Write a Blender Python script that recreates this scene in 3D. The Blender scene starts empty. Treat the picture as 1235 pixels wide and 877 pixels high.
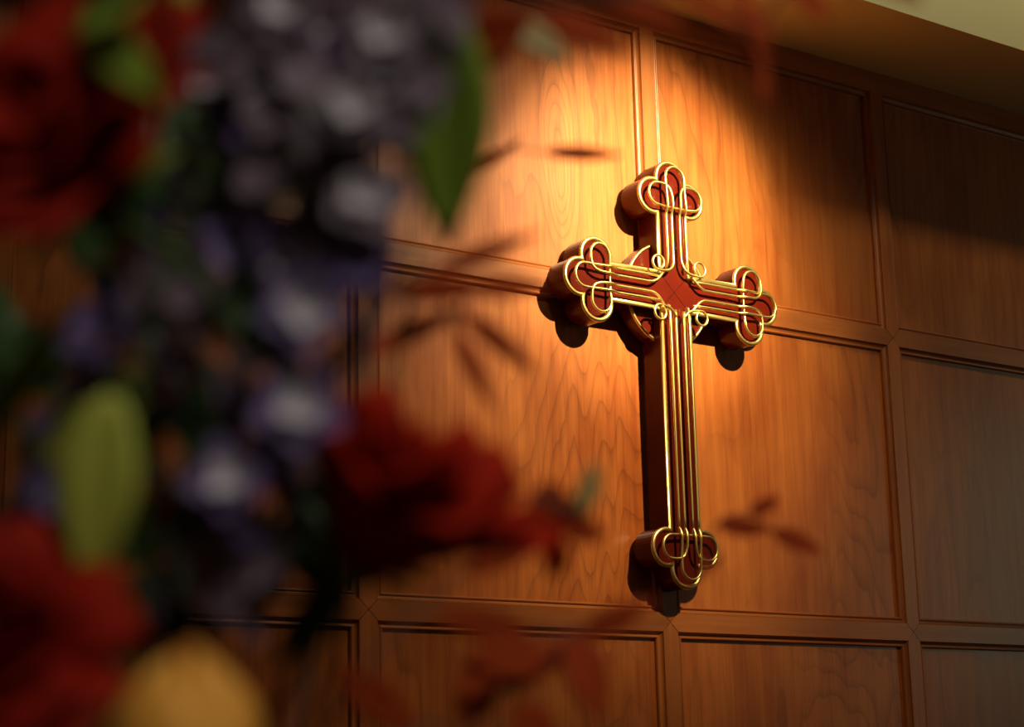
import bpy, bmesh, math, random
from mathutils import Vector, Matrix
random.seed(7)
S = bpy.context.scene
COL = S.collection
Z0 = 1.95                                   # floor to the middle rail crossing under the cross

# ------------------------------------------------------------------ camera
FPX = 2230.65
CR = Vector((0.81541911, -0.57844168, -0.02229103))
CU = Vector((-0.11167542, -0.19497783, 0.97442919))
CW = Vector((0.56799671, 0.79207883, 0.22358637))
CP = Vector((-3.44114, -4.05350, -0.449875 + Z0))
cam = bpy.data.cameras.new('camera'); camo = bpy.data.objects.new('camera', cam); COL.objects.link(camo)
camo.matrix_world = Matrix(((CR.x, CU.x, -CW.x, CP.x), (CR.y, CU.y, -CW.y, CP.y), (CR.z, CU.z, -CW.z, CP.z), (0, 0, 0, 1)))
cam.sensor_fit = 'HORIZONTAL'; cam.sensor_width = 36.0; cam.lens = FPX * 36.0 / 1235.0
cam.clip_start = 0.05; cam.clip_end = 60
cam.dof.use_dof = True; cam.dof.focus_distance = 5.42; cam.dof.aperture_fstop = 4.4
S.camera = camo

# ------------------------------------------------------------------ world, lamps, exposure
wd = bpy.data.worlds.new('world'); S.world = wd; wd.use_nodes = True
bg = wd.node_tree.nodes['Background']; bg.inputs[0].default_value = (1.0, 0.74, 0.50, 1); bg.inputs[1].default_value = 0.024
S.view_settings.view_transform = 'Standard'; S.view_settings.look = 'None'
S.view_settings.exposure = 0.0; S.view_settings.gamma = 1.0; S.view_settings.use_curve_mapping = False

def aim(o, target):
    d = Vector(target) - o.location
    o.rotation_euler = d.to_track_quat('-Z', 'Y').to_euler()
def spot(name, loc, target, power, angle, blend, colour, radius):
    l = bpy.data.lights.new(name, 'SPOT'); l.energy = power; l.spot_size = math.radians(angle); l.spot_blend = blend
    l.color = colour; l.shadow_soft_size = radius
    o = bpy.data.objects.new(name, l); COL.objects.link(o); o.location = loc; aim(o, target); return o
def area(name, loc, target, power, size, colour, size_y=None):
    l = bpy.data.lights.new(name, 'AREA'); l.energy = power; l.size = size; l.color = colour
    if size_y: l.shape = 'RECTANGLE'; l.size_y = size_y
    o = bpy.data.objects.new(name, l); COL.objects.link(o); o.location = loc; aim(o, target); return o
spot('cross_spotlight_core', (0.12, -2.5, Z0 + 2.22), (0.00, 0.0, Z0 + 1.20), 1350, 25.5, 1.0, (1.0, 0.87, 0.48), 0.03)
spot('cross_spotlight_beam', (0.12, -2.5, Z0 + 2.22), (-0.02, 0.0, Z0 + 0.90), 430, 38, 1.0, (1.0, 0.78, 0.42), 0.03)
spot('cross_spotlight_spill', (0.12, -2.5, Z0 + 2.22), (-0.15, 0.0, Z0 + 0.40), 130, 62, 1.0, (1.0, 0.72, 0.40), 0.05)
for fx in (-2.3, -1.1, 0.1, 1.3, 2.5, 3.7):         # a row of ceiling downlights washing the bulkhead
    spot('bulkhead_light', (fx, -1.5, Z0 + 3.3), (fx, -0.4, Z0 + 2.40), 54, 70, 1.0, (1.0, 0.90, 0.62), 0.10)
area('panel_sheen_fill', (6.3, -3.6, Z0 + 0.9), (1.0, 0, Z0 + 0.5), 10, 1.4, (1.0, 0.98, 0.64), 2.0)  # added area lamp out of view, puts a soft sheen on the right panels
spot('bouquet_fill', (-3.2, -5.5, Z0 + 1.8), (-3.08, -3.4, Z0 - 0.36), 170, 50, 0.8, (1.0, 0.93, 0.82), 0.30)  # added fill spot above and behind the camera, brightens only the flowers

# ------------------------------------------------------------------ node helpers
def new_mat(name):
    m = bpy.data.materials.new(name); m.use_nodes = True
    nt = m.node_tree; b = nt.nodes['Principled BSDF']; return m, nt, b
def N(nt, t, **kw):
    n = nt.nodes.new(t)
    for k, v in kw.items(): setattr(n, k, v)
    return n
def math_node(nt, op, a, b=None, c=None):
    n = N(nt, 'ShaderNodeMath', operation=op)
    for i, x in enumerate((a, b, c)):
        if x is None: continue
        if isinstance(x, (int, float)): n.inputs[i].default_value = x
        else: nt.links.new(x, n.inputs[i])
    return n.outputs[0]
def mixc(nt, f, a, b, mode='MIX'):
    n = N(nt, 'ShaderNodeMix', data_type='RGBA', blend_type=mode)
    for s, x in ((n.inputs[0], f), (n.inputs[6], a), (n.inputs[7], b)):
        if isinstance(x, (int, float)): s.default_value = x
        elif isinstance(x, tuple): s.default_value = x + (1,)
        else: nt.links.new(x, s)
    return n.outputs[2]
def ramp(nt, f, stops):
    n = N(nt, 'ShaderNodeValToRGB'); e = n.color_ramp.elements
    while len(e) < len(stops): e.new(0.5)
    for i, (p, c) in enumerate(stops):
        e[i].position = p; e[i].color = (c, c, c, 1) if isinstance(c, (int, float)) else c + (1,)
    nt.links.new(f, n.inputs[0]); return n.outputs[0]

def wood(name, axis, light, dark, figure=1.0, rough=0.36, coat=0.25, fig=None):
    m, nt, b = new_mat(name)
    tc = N(nt, 'ShaderNodeTexCoord'); oi = N(nt, 'ShaderNodeObjectInfo')
    off = N(nt, 'ShaderNodeCombineXYZ')
    for i, k in enumerate((37.0, 91.0, 53.0)): nt.links.new(math_node(nt, 'MULTIPLY', oi.outputs['Random'], k), off.inputs[i])
    add = N(nt, 'ShaderNodeVectorMath', operation='ADD'); nt.links.new(tc.outputs['Object'], add.inputs[0]); nt.links.new(off.outputs[0], add.inputs[1])
    def mapped(sa, sc, extra=0.0):
        sc3 = {'Z': (sc, sc, sa), 'X': (sa, sc, sc)}[axis]
        mp = N(nt, 'ShaderNodeMapping'); mp.inputs['Scale'].default_value = sc3; mp.inputs['Location'].default_value = (extra, extra, extra)
        nt.links.new(add.outputs[0], mp.inputs[0]); return mp.outputs[0]
    def noise(vec, scale, detail, rough_=0.5, dist=0.0):
        n = N(nt, 'ShaderNodeTexNoise'); n.inputs['Scale'].default_value = scale; n.inputs['Detail'].default_value = detail
        n.inputs['Roughness'].default_value = rough_; n.inputs['Distortion'].default_value = dist
        nt.links.new(vec, n.inputs['Vector']); return n.outputs['Fac']
    rings = noise(mapped(0.75, 3.1), 1.0, 2.0, 0.42, 0.25)
    jag = noise(mapped(5.0, 22.0, 4.0), 1.0, 2.0)
    ph = math_node(nt, 'ADD', math_node(nt, 'MULTIPLY', rings, 17.0), math_node(nt, 'MULTIPLY', jag, 0.55))
    mask = ramp(nt, noise(mapped(0.5, 1.5, 9.0), 1.0, 1.0), [(0.44, 0.05), (0.62, 1.0)])
    if fig:                                     # the flat-sawn figure of one particular board
        sx = N(nt, 'ShaderNodeSeparateXYZ'); nt.links.new(tc.outputs['Object'], sx.inputs[0]); x, z = sx.outputs[0], sx.outputs[2]
        def bump(x0, z0, wx, wz, amp):
            a = math_node(nt, 'POWER', math_node(nt, 'ABSOLUTE', math_node(nt, 'DIVIDE', math_node(nt, 'SUBTRACT', x, x0), wx)), 2.0)
            if wz: a = math_node(nt, 'ADD', a, math_node(nt, 'POWER', math_node(nt, 'ABSOLUTE', math_node(nt, 'DIVIDE', math_node(nt, 'SUBTRACT', z, z0), wz)), 2.0))
            return math_node(nt, 'MULTIPLY', math_node(nt, 'POWER', 2.718, math_node(nt, 'MULTIPLY', a, -1.0)), amp)
        ph = math_node(nt, 'ADD', math_node(nt, 'MULTIPLY', rings, 7.0 if fig == 'eye' else 11.0), math_node(nt, 'MULTIPLY', jag, 0.7))
        if fig == 'eye':
            for q in ((.17, -.17, .040, .13, 3.4), (.163, .02, .055, .17, 3.6)): ph = math_node(nt, 'ADD', ph, bump(*q))
        else:
            ph = math_node(nt, 'ADD', ph, math_node(nt, 'MULTIPLY', z, 7.0))
            ph = math_node(nt, 'ADD', ph, math_node(nt, 'MULTIPLY', math_node(nt, 'MAXIMUM', math_node(nt, 'SUBTRACT', 0.19, x), 0.0), 30.0))
            for q in ((.235, 0, .032, 0, 1.1), (.325, 0, .022, 0, 0.8), (-.09, -.05, .05, .10, 1.5)): ph = math_node(nt, 'ADD', ph, bump(*q))
        mask = ramp(nt, math_node(nt, 'ADD', bump(.19 if fig == 'eye' else .27, -.06, .22, .6, 1.0), math_node(nt, 'MULTIPLY', mask, 0.3)), [(0.1, 0.1), (0.7, 1.0)])
    saw = math_node(nt, 'FRACT', ph)
    line = ramp(nt, saw, [(0.0, 0.15), (0.55, 0.0), (0.86, 0.55), (0.95, 1.0), (1.0, 0.15)])
    line = math_node(nt, 'MULTIPLY', math_node(nt, 'MULTIPLY', line, mask), 0.46 * figure)
    fibre = noise(mapped(5.0, 170.0, 2.0), 1.0, 3.0, 0.6)
    fibre2 = noise(mapped(1.6, 34.0, 7.0), 1.0, 3.0, 0.6)
    cloud = noise(mapped(2.2, 5.0, 3.0), 1.0, 3.0, 0.55)
    t = math_node(nt, 'ADD', math_node(nt, 'MULTIPLY', fibre, 0.30), math_node(nt, 'MULTIPLY', fibre2, 0.40))
    t = math_node(nt, 'ADD', t, math_node(nt, 'MULTIPLY', cloud, 0.55))
    t = ramp(nt, t, [(0.45, 0.0), (0.80, 1.0)])
    c = mixc(nt, t, dark, light)
    c = mixc(nt, line, c, tuple(x * 0.42 for x in dark))
    v = N(nt, 'ShaderNodeHueSaturation'); nt.links.new(c, v.inputs['Color'])
    nt.links.new(math_node(nt, 'ADD', math_node(nt, 'MULTIPLY', oi.outputs['Random'], 0.22), 0.89), v.inputs['Value'])
    nt.links.new(v.outputs[0], b.inputs['Base Color'])
    nt.links.new(math_node(nt, 'ADD', math_node(nt, 'MULTIPLY', cloud, 0.14), rough - 0.07), b.inputs['Roughness'])
    b.inputs['Coat Weight'].default_value = coat; b.inputs['Coat Roughness'].default_value = 0.28
    bp = N(nt, 'ShaderNodeBump'); bp.inputs['Strength'].default_value = 0.10; bp.inputs['Distance'].default_value = 0.002
    nt.links.new(fibre, bp.inputs['Height']); nt.links.new(bp.outputs[0], b.inputs['Normal'])
    return m

def plain(name, colour, rough=0.5, metal=0.0, var=0.15, scale=30.0, coat=0.0, transl=None, sub=0.0, spec=0.5):
    m, nt, b = new_mat(name)
    tc = N(nt, 'ShaderNodeTexCoord'); n = N(nt, 'ShaderNodeTexNoise'); n.inputs['Scale'].default_value = scale; n.inputs['Detail'].default_value = 3
    nt.links.new(tc.outputs['Object'], n.inputs['Vector'])
    lo = tuple(c * (1 - var) for c in colour); hi = tuple(min(1, c * (1 + var)) for c in colour)
    c = mixc(nt, n.outputs['Fac'], lo, hi); nt.links.new(c, b.inputs['Base Color'])
    b.inputs['Roughness'].default_value = rough; b.inputs['Metallic'].default_value = metal; b.inputs['Coat Weight'].default_value = coat
    b.inputs['Specular IOR Level'].default_value = spec
    if transl:
        out = nt.nodes['Material Output']; tr = N(nt, 'ShaderNodeBsdfTranslucent'); nt.links.new(c, tr.inputs[0])
        mx = N(nt, 'ShaderNodeMixShader'); mx.inputs[0].default_value = transl
        nt.links.new(b.outputs[0], mx.inputs[1]); nt.links.new(tr.outputs[0], mx.inputs[2]); nt.links.new(mx.outputs[0], out.inputs[0])
    return m

LIGHTW, DARKW = (0.52, 0.160, 0.028), (0.28, 0.058, 0.009)
M = {
 'panel': wood('cherry_panel', 'Z', LIGHTW, DARKW, 1.0),
 'panel_eye': wood('cherry_panel_eye_figure', 'Z', LIGHTW, DARKW, 1.1, fig='eye'),
 'panel_chevron': wood('cherry_panel_chevron_figure', 'Z', LIGHTW, DARKW, 1.1, fig='chevron'),
 'stile': wood('cherry_stile', 'Z', (0.44, 0.140, 0.030), (0.28, 0.070, 0.014), 0.15),
 'rail': wood('cherry_rail', 'X', (0.44, 0.140, 0.030), (0.28, 0.070, 0.014), 0.15),
 'cream': plain('cream_paint', (0.80, 0.69, 0.36), 0.7, var=0.03, scale=6),
 'carpet': plain('brown_carpet', (0.10, 0.045, 0.025), 0.95, var=0.3, scale=200),
 'gold': plain('polished_brass', (0.90, 0.68, 0.24), 0.34, 1.0, var=0.08, scale=40),
 'redwood': plain('red_lacquered_wood', (0.078, 0.006, 0.002), 0.24, var=0.25, scale=14, coat=0.0, spec=0.22),
 'groove': plain('dark_joint', (0.012, 0.002, 0.001), 0.9, spec=0.05),
 'rose': plain('red_petal', (0.26, 0.010, 0.002), 0.7, var=0.25, scale=25, transl=0.25, spec=0.1),
 'rose_dark': plain('deep_red_petal', (0.38, 0.013, 0.002), 0.7, var=0.25, scale=25, transl=0.22, spec=0.1),
 'yellow': plain('golden_petal', (0.92, 0.44, 0.06), 0.5, var=0.12, scale=22, transl=0.3, spec=0.25),
 'green': plain('green_leaf', (0.25, 0.37, 0.035), 0.5, var=0.25, scale=30, transl=0.3, spec=0.3),
 'dgreen': plain('dark_green_leaf', (0.035, 0.075, 0.018), 0.5, var=0.3, scale=30, transl=0.2, spec=0.3),
 'lime': plain('lime_green_leaf', (0.55, 0.58, 0.09), 0.45, var=0.15, scale=18, transl=0.3, spec=0.3),
 'stem': plain('green_stem', (0.06, 0.11, 0.025), 0.5, var=0.2, spec=0.3),
 'purple': plain('violet_petal', (0.17, 0.115, 0.27), 0.55, var=0.3, scale=60, transl=0.3, spec=0.25),
 'mauve': plain('grey_mauve_petal', (0.20, 0.14, 0.175), 0.55, var=0.3, scale=60, transl=0.3, spec=0.25),
 'white': plain('lilac_white_petal', (0.58, 0.53, 0.57), 0.5, var=0.1, scale=60, transl=0.3, spec=0.25),
 'redleaf': plain('dark_red_leaf', (0.52, 0.075, 0.016), 0.7, var=0.3, scale=40, transl=0.5, spec=0.1),
 'rust': plain('rust_orange_bud', (0.34, 0.085, 0.014), 0.5, var=0.3, scale=40, transl=0.25, spec=0.3),
 'olive': plain('olive_bud', (0.30, 0.20, 0.05), 0.5, var=0.2, spec=0.3),
 'twig': plain('brown_twig', (0.10, 0.035, 0.018), 0.6, var=0.2),
 'vase': plain('dark_glazed_ceramic', (0.05, 0.04, 0.035), 0.25, var=0.1, coat=0.4),
}

# ------------------------------------------------------------------ object helpers
def tag(o, label=None, cat=None, group=None, kind=None):
    for k, v in (('label', label), ('category', cat), ('group', group), ('kind', kind)):
        if v: o[k] = v
    return o
def empty(name, loc, label, cat, group=None):
    o = bpy.data.objects.new(name, None); COL.objects.link(o); o.location = loc; o.empty_display_size = 0.05
    return tag(o, label, cat, group)
def mesh(name, v, f, mat, smooth=False):
    me = bpy.data.meshes.new(name); me.from_pydata([tuple(p) for p in v], [], f); me.update()
    me.materials.append(M[mat])
    if smooth:
        for p in me.polygons: p.use_smooth = True
    return me
def link(name, me, parent=None, loc=None):
    o = bpy.data.objects.new(name, me); COL.objects.link(o)
    if parent: o.parent = parent
    if loc: o.location = loc
    return o
def part(name, v, f, mat, root, parent=None, smooth=True, thick=0.0):
    """vertices in world space; root = the thing's Empty (unrotated)"""
    L = root.location
    o = link(name, mesh(name, [Vector(p) - L for p in v], f, mat, smooth), parent or root)
    if thick:
        s = o.modifiers.new('thickness', 'SOLIDIFY'); s.thickness = thick; s.offset = 0
    return o
def box(x0, x1, y0, y1, z0, z1):
    v = [(x, y, z) for x in (x0, x1) for y in (y0, y1) for z in (z0, z1)]
    f = [(0, 1, 3, 2), (4, 6, 7, 5), (0, 4, 5, 1), (2, 3, 7, 6), (0, 2, 6, 4), (1, 5, 7, 3)]
    return v, f
def prism(pts, y0, y1):
    """closed x-z outline, counter-clockwise seen from -y, extruded from y0 (front) to y1 (back)"""
    n = len(pts)
    v = [(x, y0, z) for x, z in pts] + [(x, y1, z) for x, z in pts]
    f = [tuple(range(n)), tuple(reversed(range(n, 2 * n)))]
    f += [(i, n + i, n + (i + 1) % n, (i + 1) % n) for i in range(n)]
    return v, f
def catmull(P, per=6, closed=False):
    P = [Vector(p) for p in P]; n = len(P); out = []
    rng = range(n if closed else n - 1)
    for i in rng:
        if closed: a, b, c, d = P[(i - 1) % n], P[i], P[(i + 1) % n], P[(i + 2) % n]
        else: a, b, c, d = P[max(i - 1, 0)], P[i], P[i + 1], P[min(i + 2, n - 1)]
        for k in range(per):
            t = k / per
            out.append(0.5 * ((2 * b) + (c - a) * t + (2 * a - 5 * b + 4 * c - d) * t * t + (3 * b - a - 3 * c + d) * t ** 3))
    if not closed: out.append(P[-1])
    return out
def tube(P, r, seg=8, closed=False, squash=None):
    """r: a number or one per point"""
    P = [Vector(p) for p in P]; n = len(P); v, f = [], []
    rr = r if isinstance(r, (list, tuple)) else [r] * n
    nrm = None
    for i in range(n):
        a = P[(i - 1) % n] if closed or i > 0 else P[i]; b = P[(i + 1) % n] if closed or i < n - 1 else P[i]
        t = (b - a)
        t = t.normalized() if t.length > 1e-9 else Vector((0, 0, 1))
        if nrm is None:
            nrm = t.cross(Vector((0, 1, 0)));
            if nrm.length < 1e-3: nrm = t.cross(Vector((1, 0, 0)))
        nrm = (nrm - t * nrm.dot(t)).normalized(); bi = t.cross(nrm)
        for k in range(seg):
            a_ = 2 * math.pi * k / seg
            v.append(P[i] + nrm * math.cos(a_) * rr[i] + bi * math.sin(a_) * rr[i])
    m = n if closed else n - 1
    for i in range(m):
        j = (i + 1) % n
        for k in range(seg):
            f.append((i * seg + k, i * seg + (k + 1) % seg, j * seg + (k + 1) % seg, j * seg + k))
    if not closed:
        f.append(tuple(reversed(range(seg)))); f.append(tuple((n - 1) * seg + k for k in range(seg)))
    return v, f

# ------------------------------------------------------------------ the setting
Hr, K, SO = 0.9562, 0.8508, 0.0745            # row height, top row to top rail, top rail height
FW = 0.055; REC = 0.020                       # frame width, panel recess
UC = list(range(-4, 6))                       # stile positions (1 m apart)
TOP = Hr + K + SO
ZR = [-Z0 + 0.14 - FW / 2, -Hr, 0.0, Hr]      # rail centre heights relative to the crossing
wall = link('wall_back', mesh('wall_back', *box(UC[0] - .03, UC[-1] + .03, REC + .008, REC + .07, 0, Z0 + TOP + 0.02), 'stile'))
tag(wall, 'red-brown cherry wood panelled wall behind the cross', kind='structure')
g = 0.0006; h = FW / 2
# stile pieces, pointed at the mitred crossings
for u in UC:
    for i in range(4):
        zb = ZR[i]; zt = ZR[i + 1] if i < 3 else Hr + K
        a = -(zt - zb) / 2; b = -a
        pts = [(-h + g, a + h + g), (0, a + 2 * g), (h - g, a + h + g)]
        pts += [(h - g, b - h - g), (0, b - 2 * g), (-h + g, b - h - g)] if i < 3 else [(h - g, b - g), (-h + g, b - g)]
        link('stile', mesh('stile', *prism(pts, 0, REC + .008), 'stile'), wall, (u, 0, Z0 + (zb + zt) / 2))
railme = None
for j in range(len(UC) - 1):
    u = UC[j] + 0.5
    for i in range(4):
        if railme is None:
            pts = [(-.5 + h + g, -h + g), (.5 - h - g, -h + g), (.5 - 2 * g, 0), (.5 - h - g, h - g), (-.5 + h + g, h - g), (-.5 + 2 * g, 0)]
            railme = mesh('rail', *prism(pts, 0, REC + .008), 'rail')
        link('rail', railme, wall, (u, 0, Z0 + ZR[i]))
for j in range(0, len(UC) - 1, 3):
    x0, x1 = UC[j], UC[min(j + 3, len(UC) - 1)]
    v, f = box(-(x1 - x0) / 2, (x1 - x0) / 2, 0, REC + .008, 0.0, SO - .001)
    link('top_rail', mesh('top_rail', v, f, 'rail'), wall, ((x0 + x1) / 2, 0, Z0 + Hr + K))
# recessed panels, each with four mitred moulding strips
PROF = [(0, 0.0005), (0.0008, 0.005), (0.004, 0.0085), (0.0085, 0.0115), (0.0105, 0.0115), (0.012, 0.0085), (0.0150, 0.0078), (0.0175, 0.0095), (0.0190, 0.0135), (0.0195, REC)]
def moulding(w, hh, side):
    hw, hz = w / 2, hh / 2; v, f = [], []
    for end in (0, 1):
        for d, dep in PROF:
            if side == 'b': p = ((-hw + d) if end == 0 else (hw - d), dep, -hz + d)
            if side == 't': p = ((hw - d) if end == 0 else (-hw + d), dep, hz - d)
            if side == 'l': p = (-hw + d, dep, (hz - d) if end == 0 else (-hz + d))
            if side == 'r': p = (hw - d, dep, (-hz + d) if end == 0 else (hz - d))
            v.append(p)
    n = len(PROF)
    for i in range(n - 1): f.append((i, n + i, n + i + 1, i + 1))
    return v, f
cache = {}
for j in range(len(UC) - 1):
    for i in range(4):
        zb = ZR[i] + h; zt = (ZR[i + 1] - h) if i < 3 else Hr + K
        w, hh = 1.0 - FW, zt - zb; key = round(hh, 3)
        if key not in cache:
            d = {'p': mesh('panel', *box(-w / 2, w / 2, REC, REC + .008, -hh / 2, hh / 2), 'panel')}
            for s in 'btlr':
                d[s] = mesh('moulding', *moulding(w, hh, s), 'rail' if s in 'bt' else 'stile', True)
            cache[key] = d
        pm = cache[key]['p']
        if UC[j] == -1 and i in (2, 3):          # the two boards beside the cross show their own figure
            pm = mesh('panel', *box(-w / 2, w / 2, REC, REC + .008, -hh / 2, hh / 2), 'panel_eye' if i == 3 else 'panel_chevron')
        p = link('panel', pm, wall, (UC[j] + 0.5, 0, Z0 + (zb + zt) / 2))
        for s in 'btlr': link('moulding', cache[key][s], p)
bb = link('baseboard_back', mesh('baseboard_back', *box(UC[0], UC[-1], -0.012, REC + .008, 0, 0.14 - FW + .0), 'rail')); tag(bb, kind='structure')
fl = link('floor', mesh('floor', *box(-7, 7, -8, 0.1, -0.05, 0), 'carpet')); tag(fl, kind='structure')
v, f = box(UC[0], UC[-1], -0.400, 0.09, Z0 + TOP, Z0 + TOP + 1.6)
so = link('ceiling', mesh('ceiling', v, f, 'cream')); tag(so, 'cream bulkhead with shaded underside above the panelling', kind='structure')

# ------------------------------------------------------------------ the cross
CX, CZ = 0.0, Z0 + Hr - 0.003
cross = empty('wall_cross', (CX, 0, CZ), 'large red wooden cross with gold wire scrollwork hanging on the panelled wall', 'cross')
HWB, LT, RS, RE, DE = 0.058, 0.068, 0.056, 0.057, 0.058     # half width, lobe offset, lobe radii
ARMS = {'up': ((0, 1), 0.288), 'left': ((-1, 0), 0.290), 'down': ((0, -1), 0.752), 'right': ((1, 0), 0.290)}
YF = -0.078; YW = -0.098
def arm_xz(arm, t, s):
    (dx, dz), _ = ARMS[arm]
    # lateral axis is the arm direction turned clockwise
    lx, lz = dz, -dx
    return (CX + dx * s + lx * t, CZ + dz * s + lz * t)
def half_outline(L, off=0.0):
    """from the armpit to the tip, t > 0"""
    hw, rs, re = HWB - off, RS - off, RE - off
    out = []
    q = math.sqrt(rs ** 2 - (LT - hw) ** 2); out.append((hw, hw)); a0 = math.atan2(-q, hw - LT)
    d = math.hypot(LT, DE); a = (rs ** 2 - re ** 2 + d * d) / (2 * d); hh = math.sqrt(max(rs ** 2 - a * a, 0))
    ex, ez = -LT / d, DE / d
    px, pz = LT + a * ex + hh * ez, a * ez - hh * ex
    a1 = math.atan2(pz, px - LT); n = 20
    for k in range(n + 1):
        t = a0 + (a1 - a0) * k / n; out.append((LT + rs * math.cos(t), L + rs * math.sin(t)))
    b0 = math.atan2(pz - DE, px); m = 12
    for k in range(1, m + 1):
        t = b0 + (math.pi / 2 - b0) * k / m; out.append((re * math.cos(t), L + DE + re * math.sin(t)))
    return out
def cross_outline(off=0.0):
    pts = []
    for arm in ('up', 'left', 'down', 'right'):          # counter-clockwise
        hl = half_outline(ARMS[arm][1], off)
        seq = hl[:] + [(-t, s) for t, s in reversed(hl[:-1])]
        seq = seq[:-1]                                    # the next arm starts at that armpit
        pts += [arm_xz(arm, t, s) for t, s in seq]
    return pts
ol = cross_outline()
v, f = prism(ol, YF, 0.0)
body = part('body', v, f, 'redwood', cross, smooth=False)
bm = bmesh.new(); bm.from_mesh(body.data); bmesh.ops.triangulate(bm, faces=[q for q in bm.faces if len(q.verts) > 4], ngon_method='EAR_CLIP'); bm.to_mesh(body.data); bm.free()
ol = cross_outline(0.0045)
# a gold flat-round bead along the front edge
def edge_trim(pts, ww, th):
    n = len(pts); v, f = [], []
    prof = [(-ww * math.cos(math.pi * q / 8), -th * math.sin(math.pi * q / 8)) for q in range(9)]
    for i in range(n):
        p0, p1, p2 = (Vector((pts[k % n][0], pts[k % n][1])) for k in (i - 1, i, i + 1))
        a, b = (p1 - p0).normalized(), (p2 - p1).normalized(); na, nb = Vector((a.y, -a.x)), Vector((b.y, -b.x))
        mm = (na + nb).normalized(); k = 1 / max(mm.dot(na), 0.6)
        for o_, d in prof: q = p1 + mm * o_ * k; v.append((q.x, YF + d, q.y))
    m = len(prof)
    for i in range(n):
        j = (i + 1) % n
        for k in range(m): f.append((i * m + k, j * m + k, j * m + (k + 1) % m, i * m + (k + 1) % m))
    return v, f
part('edge_trim', *edge_trim(ol, 0.0068, 0.0065), 'gold', cross, smooth=True)
# disc behind the crossing
ND = 64; RD = 0.156; YD = -0.045
v, f = prism([(CX + RD * math.cos(2 * math.pi * k / ND), CZ + RD * math.sin(2 * math.pi * k / ND)) for k in range(ND)], YD, 0.0)
disc = part('disc', v, f, 'redwood', cross, smooth=False)
v, f = tube([(CX + (RD - .004) * math.cos(2 * math.pi * k / ND), YD - .001, CZ + (RD - .004) * math.sin(2 * math.pi * k / ND)) for k in range(ND)], 0.0052, 8, True)
part('rim', v, f, 'gold', cross, disc)
for a in (45, 135):
    ca, sa = math.cos(math.radians(a)), math.sin(math.radians(a)); q = 0.075; e = 0.0007
    pts = [(CX + ca * q * i - sa * e * j, CZ + sa * q * i + ca * e * j) for i, j in ((-1, -1), (1, -1), (1, 1), (-1, 1))]
    part('mitre_joint', *prism(pts, YF - .0004, YF + .002), 'groove', cross, smooth=False)
WR = 0.0041
def wire(pts):
    part('wire', *tube(catmull(pts, 4), WR, 8), 'gold', cross)
for arm, (dv, L) in ARMS.items():
    vert = dv[0] == 0
    def P(t, s, dy=0.0):
        x, z = arm_xz(arm, t, s); return (x, YW + dy, z)
    bar = L - 0.035
    # outer wire: two straight runs joined by the end lobe
    s0 = 0.064 if vert else 0.060
    side = [(.036, s0, 0.012 if vert else 0.006), (.036, s0 + .03, 0), (.036, bar - .05, 0), (.036, bar - .022, -.001), (.0355, bar, -.009), (.0352, bar + .02, -.008), (.035, L + .02, -.005), (.0355, L + .05, -.004)]
    arc = [(.0355 * math.cos(math.radians(q)), L + .055 + .036 * math.sin(math.radians(q)), -.004) for q in range(20, 161, 20)]
    wire([P(*q) for q in side] + [P(*q) for q in arc] + [P(-t, s, d) for t, s, d in reversed(side)])
    # inner wire: curl or hook, run, side loop, crossbar, and back
    if vert:
        st = []
        for q in range(245, -91, -22):
            rr = 0.0220 - 0.004 * max(0, q - 100) / 150
            st.append((.078 + rr * math.cos(math.radians(q)), .074 + rr * math.sin(math.radians(q)), -.007))
        st += [(.060, .0530, -.006), (.041, .0565, -.005), (.026, .066, -.004), (.0175, .082, -.002), (.015, .105, 0)]
    else:
        st = [(.052, .052, .002), (.040, .064, 0), (.026, .078, -.001), (.0175, .094, -.001), (.015, .115, 0)]
    st += [(.015, bar - .05, 0), (.015, bar - .022, -.001), (.015, bar, -.009), (.0155, L - .012, -.009), (.018, L + .008, -.007), (.027, L + .026, -.005), (.046, L + .0335, -.004)]
    st += [(.066 + .034 * math.cos(math.radians(q)), L + .034 * math.sin(math.radians(q)), -.003) for q in range(80, -91, -17)]
    st += [(.050, L - .0350, -.001), (.030, bar, .001)]
    wire([P(*q) for q in st] + [P(-t, s, d) for t, s, d in reversed(st)])

# ------------------------------------------------------------------ flowers: helpers
def at(px, py, d):
    return CP + (CW + CR * ((px - 617.5) / FPX) - CU * ((py - 438.5) / FPX)) * d
def cdir(r, u, toward):
    return (CR * r + CU * u - CW * toward).normalized()
VASE = at(210, 900, 0.80); VASE = Vector((VASE.x, VASE.y, VASE.z - 0.24))      # mouth of the vase
def stem_path(top, direction, spread=0.03, lift=0.10):
    """from inside the vase mouth to the bloom's underside"""
    a = random.uniform(0, 6.28)
    r0 = Vector((math.cos(a), math.sin(a), 0)) * spread
    b = VASE + r0 * 0.5 + Vector((0, 0, -0.06)); m0 = VASE + r0 + Vector((0, 0, 0.02))
    m2 = top - direction * lift
    m1 = (m0 + m2) / 2 + Vector((0, 0, -0.02))
    return catmull([b, m0, m1, m2, top], 6)
def basis(z, roll=0.0):
    z = z.normalized(); x = z.cross(Vector((0.13, 0.31, 0.94))).normalized(); y = z.cross(x)
    c, s = math.cos(roll), math.sin(roll)
    X = x * c + y * s; Y = -x * s + y * c
    return X, Y, z
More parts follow.
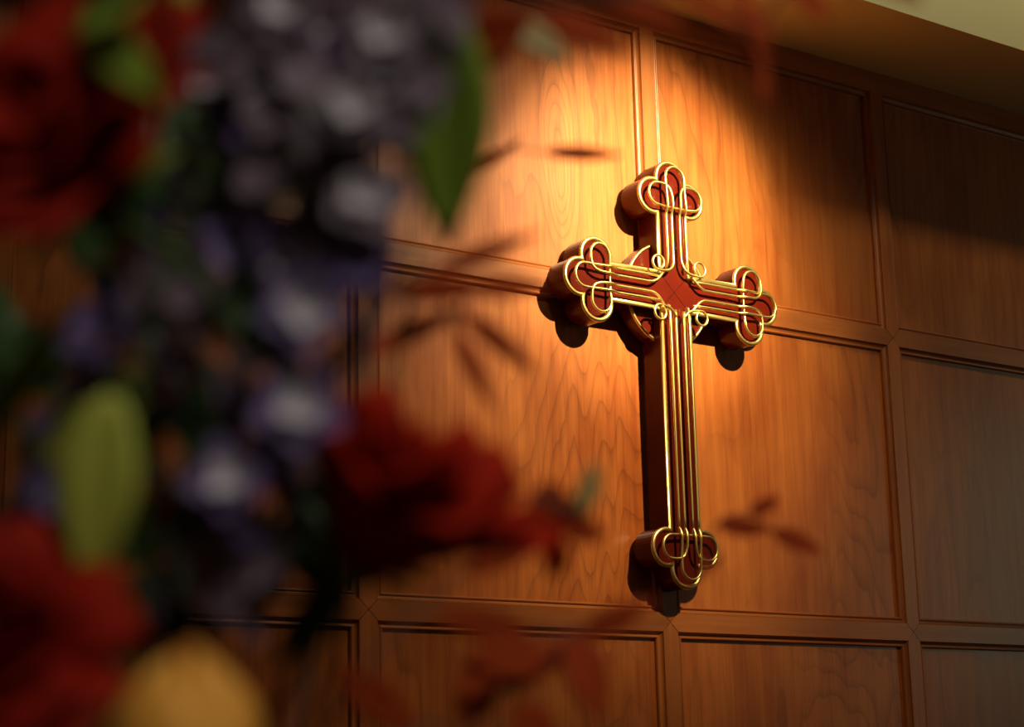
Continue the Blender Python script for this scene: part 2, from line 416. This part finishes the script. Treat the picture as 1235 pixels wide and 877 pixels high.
def petal_grid(o, ax, th, R, hgt, span, openk, curl, close=False, point=0.0, nu=8, nv=8):
    X, Y, Z = ax; v, f = [], []
    for j in range(nv + 1):
        t = j / nv
        wdt = max(0.06, math.sin(math.pi * (0.14 + 0.76 * t))) ** 0.7 * (1 - point * t)
        if close: r = R * math.sin(math.pi * (0.10 + 0.86 * t)) ** 0.62
        else: r = R * (0.22 + 0.78 * math.sin(t * math.pi / 2)) + openk * t * t + curl * max(0, t - .72) ** 2
        for i in range(nu + 1):
            u = -1 + 2 * i / nu; a = th + u * span * wdt
            zz = hgt * (t - 0.16 * t * t * u * u) - (0 if close else 0.35 * curl * max(0, t - .8) ** 2)
            rr = r * (1 + 0.05 * math.sin(3 * u + th * 5) * t)
            v.append(o + X * (rr * math.cos(a)) + Y * (rr * math.sin(a)) + Z * zz)
    for j in range(nv):
        for i in range(nu):
            a = j * (nu + 1) + i; f.append((a, a + 1, a + nu + 2, a + nu + 1))
    return v, f
def leaf_grid(p0, p1, width, normal, bend=0.12, fold=0.25, nu=4, nv=8, blunt=1.0):
    d = p1 - p0; L = d.length; y = d / L; n = (normal - y * normal.dot(y)).normalized(); x = y.cross(n); v, f = [], []
    for j in range(nv + 1):
        t = j / nv; w = width / 2 * max(0.04, math.sin(math.pi * min(1, 0.04 + 0.94 * t ** 0.85)) ** blunt)
        for i in range(nu + 1):
            u = -1 + 2 * i / nu
            v.append(p0 + d * t + x * (u * w) + n * (abs(u) * w * fold + bend * L * (t - t * t) * 1.0))
    for j in range(nv):
        for i in range(nu):
            a = j * (nu + 1) + i; f.append((a, a + 1, a + nu + 2, a + nu + 1))
    return v, f
def rose(name, label, px, py, d, axis, R, mat, stages, cat='rose', close=False, height=1.25, sepal=True, roll=0.0, point=0.0, stem_mat='stem'):
    axis = axis.normalized(); o = at(px, py, d) - axis * (R * height * 0.5); ax = basis(axis, roll)
    root = empty(name, VASE, label, cat)
    part('stem', *tube(stem_path(o, axis), 0.0028, 8), stem_mat, root)
    k = 0
    for (n, rf, hf, span, op, cu) in stages:
        for i in range(n):
            th = 2 * math.pi * i / n + k * 1.1 + random.uniform(-.12, .12)
            part('petal', *petal_grid(o, ax, th, R * rf, R * height * hf * random.uniform(.95, 1.05), span, R * op * random.uniform(.8, 1.2), R * cu, close, point), mat, root, thick=0.0009)
        k += 1
    if sepal:
        cal = part('calyx', *tube([o - axis * R * .16, o - axis * R * .05, o + axis * R * .06], [R * .10, R * .2, R * .24], 10), 'green', root)
        for i in range(5):
            a = 2 * math.pi * i / 5 + roll; rad = ax[0] * math.cos(a) + ax[1] * math.sin(a)
            p0 = o + rad * R * .15; p1 = p0 + rad * R * .62 + axis * R * .10
            part('sepal', *leaf_grid(p0, p1, R * .26, axis, 0.25), 'green', root, cal, thick=0.0007)
    return root
OPEN = [(3, .16, .92, 1.5, .02, 0), (4, .32, .98, 1.1, .06, .3), (5, .52, 1.0, .9, .12, 1.2), (5, .72, .96, .82, .22, 2.2), (6, .84, .86, .72, .34, 3.2)]
CUP = [(3, .45, .96, 1.3, 0, 0), (3, .70, .98, 1.3, 0, 0), (3, .88, .98, 1.25, 0, 0), (3, 1.0, .95, 1.25, 0, 0)]

# ------------------------------------------------------------------ flowers: blooms
rose('red_rose', 'large dark red rose at the upper left edge of the bouquet', 66, 178, 0.66, cdir(-0.36, 0.55, 0.60), 0.047, 'rose', OPEN, roll=.4)
rose('red_rose', 'red rose at the lower left corner beside the yellow-orange bloom', -8, 785, 0.64, cdir(0.20, 0.60, 0.75), 0.034, 'rose', OPEN, roll=1.3)
rose('red_rose', 'dark red pointed rose with green sepals in front of the lower left panels', 482, 600, 0.72, cdir(0.40, 0.72, 0.15), 0.046, 'rose_dark', OPEN, roll=.2, point=0.35, height=1.45)
rose('yellow_bloom', 'golden yellow-orange rounded bloom at the bottom edge', 222, 876, 0.60, cdir(0.02, 0.95, 0.25), 0.0245, 'yellow', CUP, cat='flower', close=True, height=2.1, sepal=False)

# delphinium spikes: violet florets with lilac-white eyes
def floret_mesh(mat, k):
    random.seed(40 + k); v, f = [], []
    for i in range(5):
        a = 2 * math.pi * i / 5 + random.uniform(-.12, .12); rad = Vector((math.cos(a), math.sin(a), 0))
        vv, ff = leaf_grid(rad * 0.002, rad * random.uniform(.80, 1.0) + Vector((0, 0, random.uniform(.12, .34))), random.uniform(.74, .92), Vector((0, 0, 1)), -0.12, 0.12, 4, 5, 0.6)
        n = len(v); v += vv; f += [tuple(q + n for q in t) for t in ff]
    return mesh('floret', v, f, mat, True)
def eye_mesh(k):
    random.seed(80 + k); v, f = [], []
    for i in range(4):
        a = 2 * math.pi * i / 4 + random.uniform(-.2, .2); rad = Vector((math.cos(a), math.sin(a), 0))
        vv, ff = leaf_grid(Vector((0, 0, .05)), rad * .50 + Vector((0, 0, .40)), .52, Vector((0, 0, 1)) - rad, -0.1, 0.2, 4, 4, 0.6)
        n = len(v); v += vv; f += [tuple(q + n for q in t) for t in ff]
    return mesh('eye', v, f, 'white', True)
FLO = {m: [floret_mesh(m, i) for i in range(3)] for m in ('purple', 'mauve')}
EYE = [eye_mesh(i) for i in range(3)]
random.seed(11)
def spike(label, axis_pts, d, florets, fill, fill_r, mats):
    path = [at(x, y, d) for x, y in axis_pts]; root = empty('delphinium_spike', VASE, label, 'delphinium', 'delphinium spikes in the bouquet')
    low = path[-1]
    full = [VASE + Vector((.006, .004, -.06)), VASE + Vector((.01, .0, .03)), (VASE + low) / 2 + Vector((0, .02, -.01))] + list(reversed(path))
    part('stem', *tube(catmull(full, 5), 0.0026, 8), 'stem', root)
    def put(pos, nrm, r, mat, eye):
        X, Y, Z = basis(nrm, random.uniform(0, 6.28)); q = pos - root.location
        o = link('floret', random.choice(FLO[mat]), root)
        o.matrix_basis = Matrix(((X.x * r, Y.x * r, Z.x * r, q.x), (X.y * r, Y.y * r, Z.y * r, q.y), (X.z * r, Y.z * r, Z.z * r, q.z), (0, 0, 0, 1)))
        if eye: link('eye', random.choice(EYE), o)
    for (x, y, dd, r, mat, eye) in florets:
        put(at(x, y, d + dd), cdir(random.uniform(-.35, .35), random.uniform(-.1, .5), 1.0), r, mat, eye)
    sm = catmull(path, 8)
    for i in range(fill):
        p = random.choice(sm); a = random.uniform(0, 6.28)
        rad = (CR * math.cos(a) + CW * math.sin(a)); q = p + rad * fill_r * random.uniform(.55, 1.0) + CU * random.uniform(-.01, .01)
        put(q, rad + CU * random.uniform(-.3, .3), random.uniform(.011, .016), random.choice(mats), random.random() < .22)
spike('tall delphinium spike with white-eyed violet florets beside the upright green leaf', [(540, -120), (480, 40), (430, 200), (370, 400), (310, 560), (255, 720)], 0.70,
      [(465, 40, -.02, .018, 'mauve', 1), (428, 128, -.025, .019, 'mauve', 1), (442, 240, -.02, .019, 'mauve', 1), (440, 315, -.02, .014, 'purple', 0),
       (368, 372, -.025, .020, 'purple', 1), (362, 490, -.025, .020, 'purple', 1), (285, 578, -.025, .019, 'purple', 1), (330, 545, -.015, .013, 'purple', 0), (262, 690, -.015, .019, 'mauve', 0), (310, 670, -.01, .016, 'mauve', 0), (500, 90, -.015, .016, 'mauve', 0), (405, 185, -.01, .017, 'mauve', 0), (392, 262, .0, .018, 'mauve', 0), (345, 300, .02, .018, 'purple', 0)], 84, 0.021, ['purple', 'mauve', 'mauve'])
spike('greyish mauve delphinium spike between the upper left rose and the tall violet spike', [(420, -140), (345, 10), (300, 120), (260, 250), (215, 345), (140, 470)], 0.76,
      [(345, 12, -.02, .018, 'mauve', 1), (280, 70, -.02, .019, 'mauve', 0), (330, 130, -.02, .017, 'mauve', 0), (215, 335, -.025, .021, 'mauve', 0), (330, 205, -.02, .018, 'mauve', 0), (240, 95, -.02, .014, 'white' if False else 'mauve', 1), (120, 400, -.01, .018, 'purple', 0), (370, 90, -.02, .018, 'mauve', 0)], 76, 0.023, ['mauve', 'mauve', 'purple'])
spike('small dim violet delphinium sprig low at the left behind the lime leaf', [(70, 520), (62, 590), (50, 680)], 0.74, [(62, 585, -.01, .014, 'purple', 0)], 10, 0.010, ['purple'])

# leaves on their own stems
def foliage(name, label, cat, leaves, d, mat, stem_mat='stem', group=None, twig=0.0016, vase_lift=0.16, thick=0.0007, node_gap=0.0, first=None):
    """leaves: (x0, y0, x1, y1, width_px[, depth offset[, material]]) in order along the stem"""
    root = empty(name, VASE, label, cat, group); random.seed(len(label) * 7 + int(leaves[0][0]))
    nodes = [at(l[0], l[1], d + (l[5] if len(l) > 5 else 0)) for l in leaves]
    pts = [VASE + Vector((random.uniform(-.015, .015), random.uniform(-.015, .015), -.06)), VASE + Vector((random.uniform(-.02, .02), random.uniform(-.02, .02), .02))]
    if first: pts += [at(x, y, d + e) for x, y, e in first]
    pts += nodes
    part('stem', *tube(catmull(pts, 6), twig, 6), stem_mat, root)
    for l, p0 in zip(leaves, nodes):
        dd = d + (l[5] if len(l) > 5 else 0); m = l[6] if len(l) > 6 else mat
        p1 = at(l[2], l[3], dd + random.uniform(-.02, .02)); w = l[4] / FPX * dd
        part('leaf', *leaf_grid(p0, p1, w, cdir(random.uniform(-.3, .3), random.uniform(.1, .5), 1.0), random.uniform(-.12, .12)), m, root, thick=thick)
    return root
foliage('leaf_stem', 'upright green leaf with a drooping point right of the violet spike', 'leaf', [(532, -10, 540, 298, 118)], 0.74, 'green', first=[(420, 700, .03), (500, 300, .05)])
foliage('leaf_stem', 'bright green leaf curling behind the upper left rose', 'leaf', [(178, -30, 98, 40, 46), (92, 22, 194, 122, 62)], 0.62, 'green', first=[(150, 600, .1), (235, 200, .1)])
foliage('leaf_stem', 'slim green leaf at the top edge left of the mauve spike', 'leaf', [(205, 60, 232, -40, 34), (262, 150, 240, 100, 46, 0, 'lime'), ], 0.80, 'green', first=[(180, 500, .05)])
foliage('leaf_stem', 'broad lime green leaf above the lower left rose', 'leaf', [(138, 470, 104, 718, 104), (168, 486, 36, 556, 64)], 0.66, 'lime', first=[(170, 760, .03)])
foliage('leaf_stem', 'long diagonal green blade at the left edge', 'leaf', [(-30, 540, 95, 365, 44)], 0.68, 'green', first=[(60, 900, .02)])
foliage('leaf_stem', 'dark green blade below the pointed red rose', 'leaf', [(425, 680, 320, 815, 44)], 0.74, 'dgreen', first=[(400, 860, .02)])
random.seed(21)
dl = []
for k in range(66):
    y = 130 + 640 * (k + random.random()) / 66; xr = 480 - 0.24 * y - (30 if y > 600 else 0)
    x = random.uniform(-20 if y > 280 else 150, xr - 45); a = random.uniform(0.5, 2.6)
    dl.append((x + 34 * math.cos(a), y + 50 * math.sin(a), x - 34 * math.cos(a), y - 50 * math.sin(a), random.uniform(62, 92), random.uniform(-.05, .06)))
dl += [(390, 715, 352, 590, 66, -.06), (395, 640, 388, 560, 50, -.04), (330, 720, 322, 610, 60, -.02), (420, 260, 400, 150, 70, 0), (215, 260, 180, 170, 80, -.06)]
dl.sort(key=lambda l: -l[1])
for n, lab in enumerate(('dark green foliage stem in the shade behind the lower left blooms', 'dark green foliage stem behind the mauve spike', 'dark green foliage stem under the upper left rose')):
    mine = [l for l in dl if (l[1] > 560, 560 >= l[1] and l[0] > 190, 560 >= l[1] and l[0] <= 190)[n]]
    foliage('foliage_stem', lab, 'foliage', mine, 0.86, 'dgreen', group='dark foliage in the bouquet', twig=0.0012)
foliage('rust_sprig', 'sprig of small rust orange buds among the dark leaves', 'sprig', [(190, 640, 200, 590, 26), (215, 580, 200, 520, 26), (20, 555, 40, 525, 24), (285, 430, 255, 400, 30), (50, 400, 25, 360, 22), (140, 320, 160, 275, 26), (368, 565, 378, 525, 30)], 0.73, 'rust', 'twig', twig=0.001)

# red-leaved sprigs arching to the right of the bouquet
random.seed(33)
RG = 'red leafy sprigs'
foliage('red_sprig', 'dark red leafy sprig crossing the panels left of the cross', 'sprig', [(440, 430, 560, 372, 30), (470, 352, 600, 345, 34), (520, 330, 655, 280, 24), (545, 395, 596, 496, 24), (555, 375, 650, 452, 26), (560, 350, 668, 345, 28)], 0.92, 'redleaf', 'twig', RG, 0.0012, first=[(330, 620, -.10)])
foliage('red_sprig', 'red star-shaped sprig tip with an olive bud left of the cross foot', 'sprig', [(560, 690, 655, 655, 30), (612, 640, 668, 612, 26), (672, 640, 655, 575, 26), (678, 636, 712, 596, 34), (680, 640, 735, 645, 34), (672, 645, 668, 700, 34), (640, 600, 690, 610, 46), (700, 620, 722, 555, 30, 0, 'olive')], 0.92, 'redleaf', 'twig', RG, 0.0012, first=[(400, 880, -.12)])
foliage('red_sprig', 'red leafy sprig at the bottom edge beneath the cross', 'sprig', [(500, 880, 400, 800, 50), (560, 880, 600, 765, 56), (600, 830, 700, 770, 50), (660, 800, 560, 790, 46), (690, 760, 726, 870, 56), (700, 765, 790, 725, 36), (640, 770, 520, 735, 40), (620, 850, 670, 900, 50)], 0.88, 'redleaf', 'twig', RG, 0.0012, first=[(420, 1000, -.12)])
foliage('red_sprig', 'red sprig arching along the top edge towards the cream bulkhead', 'sprig', [(560, 70, 640, 20, 70), (600, 20, 690, 75, 40, 0, 'olive'), (640, 10, 760, 65, 36), (720, 0, 830, 35, 34), (820, -10, 905, 45, 22), (880, -15, 935, 60, 24), (905, 40, 925, 130, 22), (960, -20, 1000, 30, 26), (1040, -35, 1115, 4, 26)], 0.92, 'redleaf', 'twig', RG, 0.0012, first=[(420, 600, -.05), (480, 200, 0)])
foliage('red_sprig', 'thin red twig with one level leaf left of the top of the cross', 'sprig', [(560, 215, 632, 165, 15), (655, 183, 752, 187, 20)], 1.25, 'redleaf', 'twig', RG, 0.0008, first=[(430, 600, -.2)])
foliage('red_sprig', 'small faint twig with brown-red leaves right of the cross foot', 'sprig', [(838, 700, 872, 668, 12), (865, 632, 930, 640, 26), (905, 620, 940, 600, 20), (930, 640, 995, 668, 26)], 1.25, 'redleaf', 'twig', RG, 0.0006, first=[(420, 1000, -.35), (640, 850, -.1), (780, 765, 0)])

# vase and stand below the frame, carrying the bouquet
def lathe(c, prof, n=32):
    v, f = [], []
    for r, z in prof:
        for k in range(n): v.append((c.x + r * math.cos(2 * math.pi * k / n), c.y + r * math.sin(2 * math.pi * k / n), c.z + z))
    for i in range(len(prof) - 1):
        for k in range(n): f.append((i * n + k, i * n + (k + 1) % n, (i + 1) * n + (k + 1) % n, (i + 1) * n + k))
    f.append(tuple(reversed(range(n))))
    return v, f
vb = VASE - Vector((0, 0, 0.30))
vs = empty('vase', vb, 'dark glazed vase holding the bouquet', 'vase')
part('body', *lathe(vb, [(.055, 0), (.075, .04), (.085, .11), (.07, .2), (.048, .26), (.05, .29), (.056, .30), (.051, .298), (.044, .26), (.064, .2), (.078, .11), (.066, .045), (.0, .03)]), 'vase', vs)
st = empty('flower_stand', (vb.x, vb.y, 0), 'wooden stand under the vase', 'stand')
part('top', *box(vb.x - .17, vb.x + .17, vb.y - .17, vb.y + .17, vb.z - .03, vb.z - .0005), 'rail', st, smooth=False)
for sx in (-1, 1):
    for sy in (-1, 1):
        part('leg', *box(vb.x + sx * .145 - .018, vb.x + sx * .145 + .018, vb.y + sy * .145 - .018, vb.y + sy * .145 + .018, 0, vb.z - .03), 'stile', st, smooth=False)
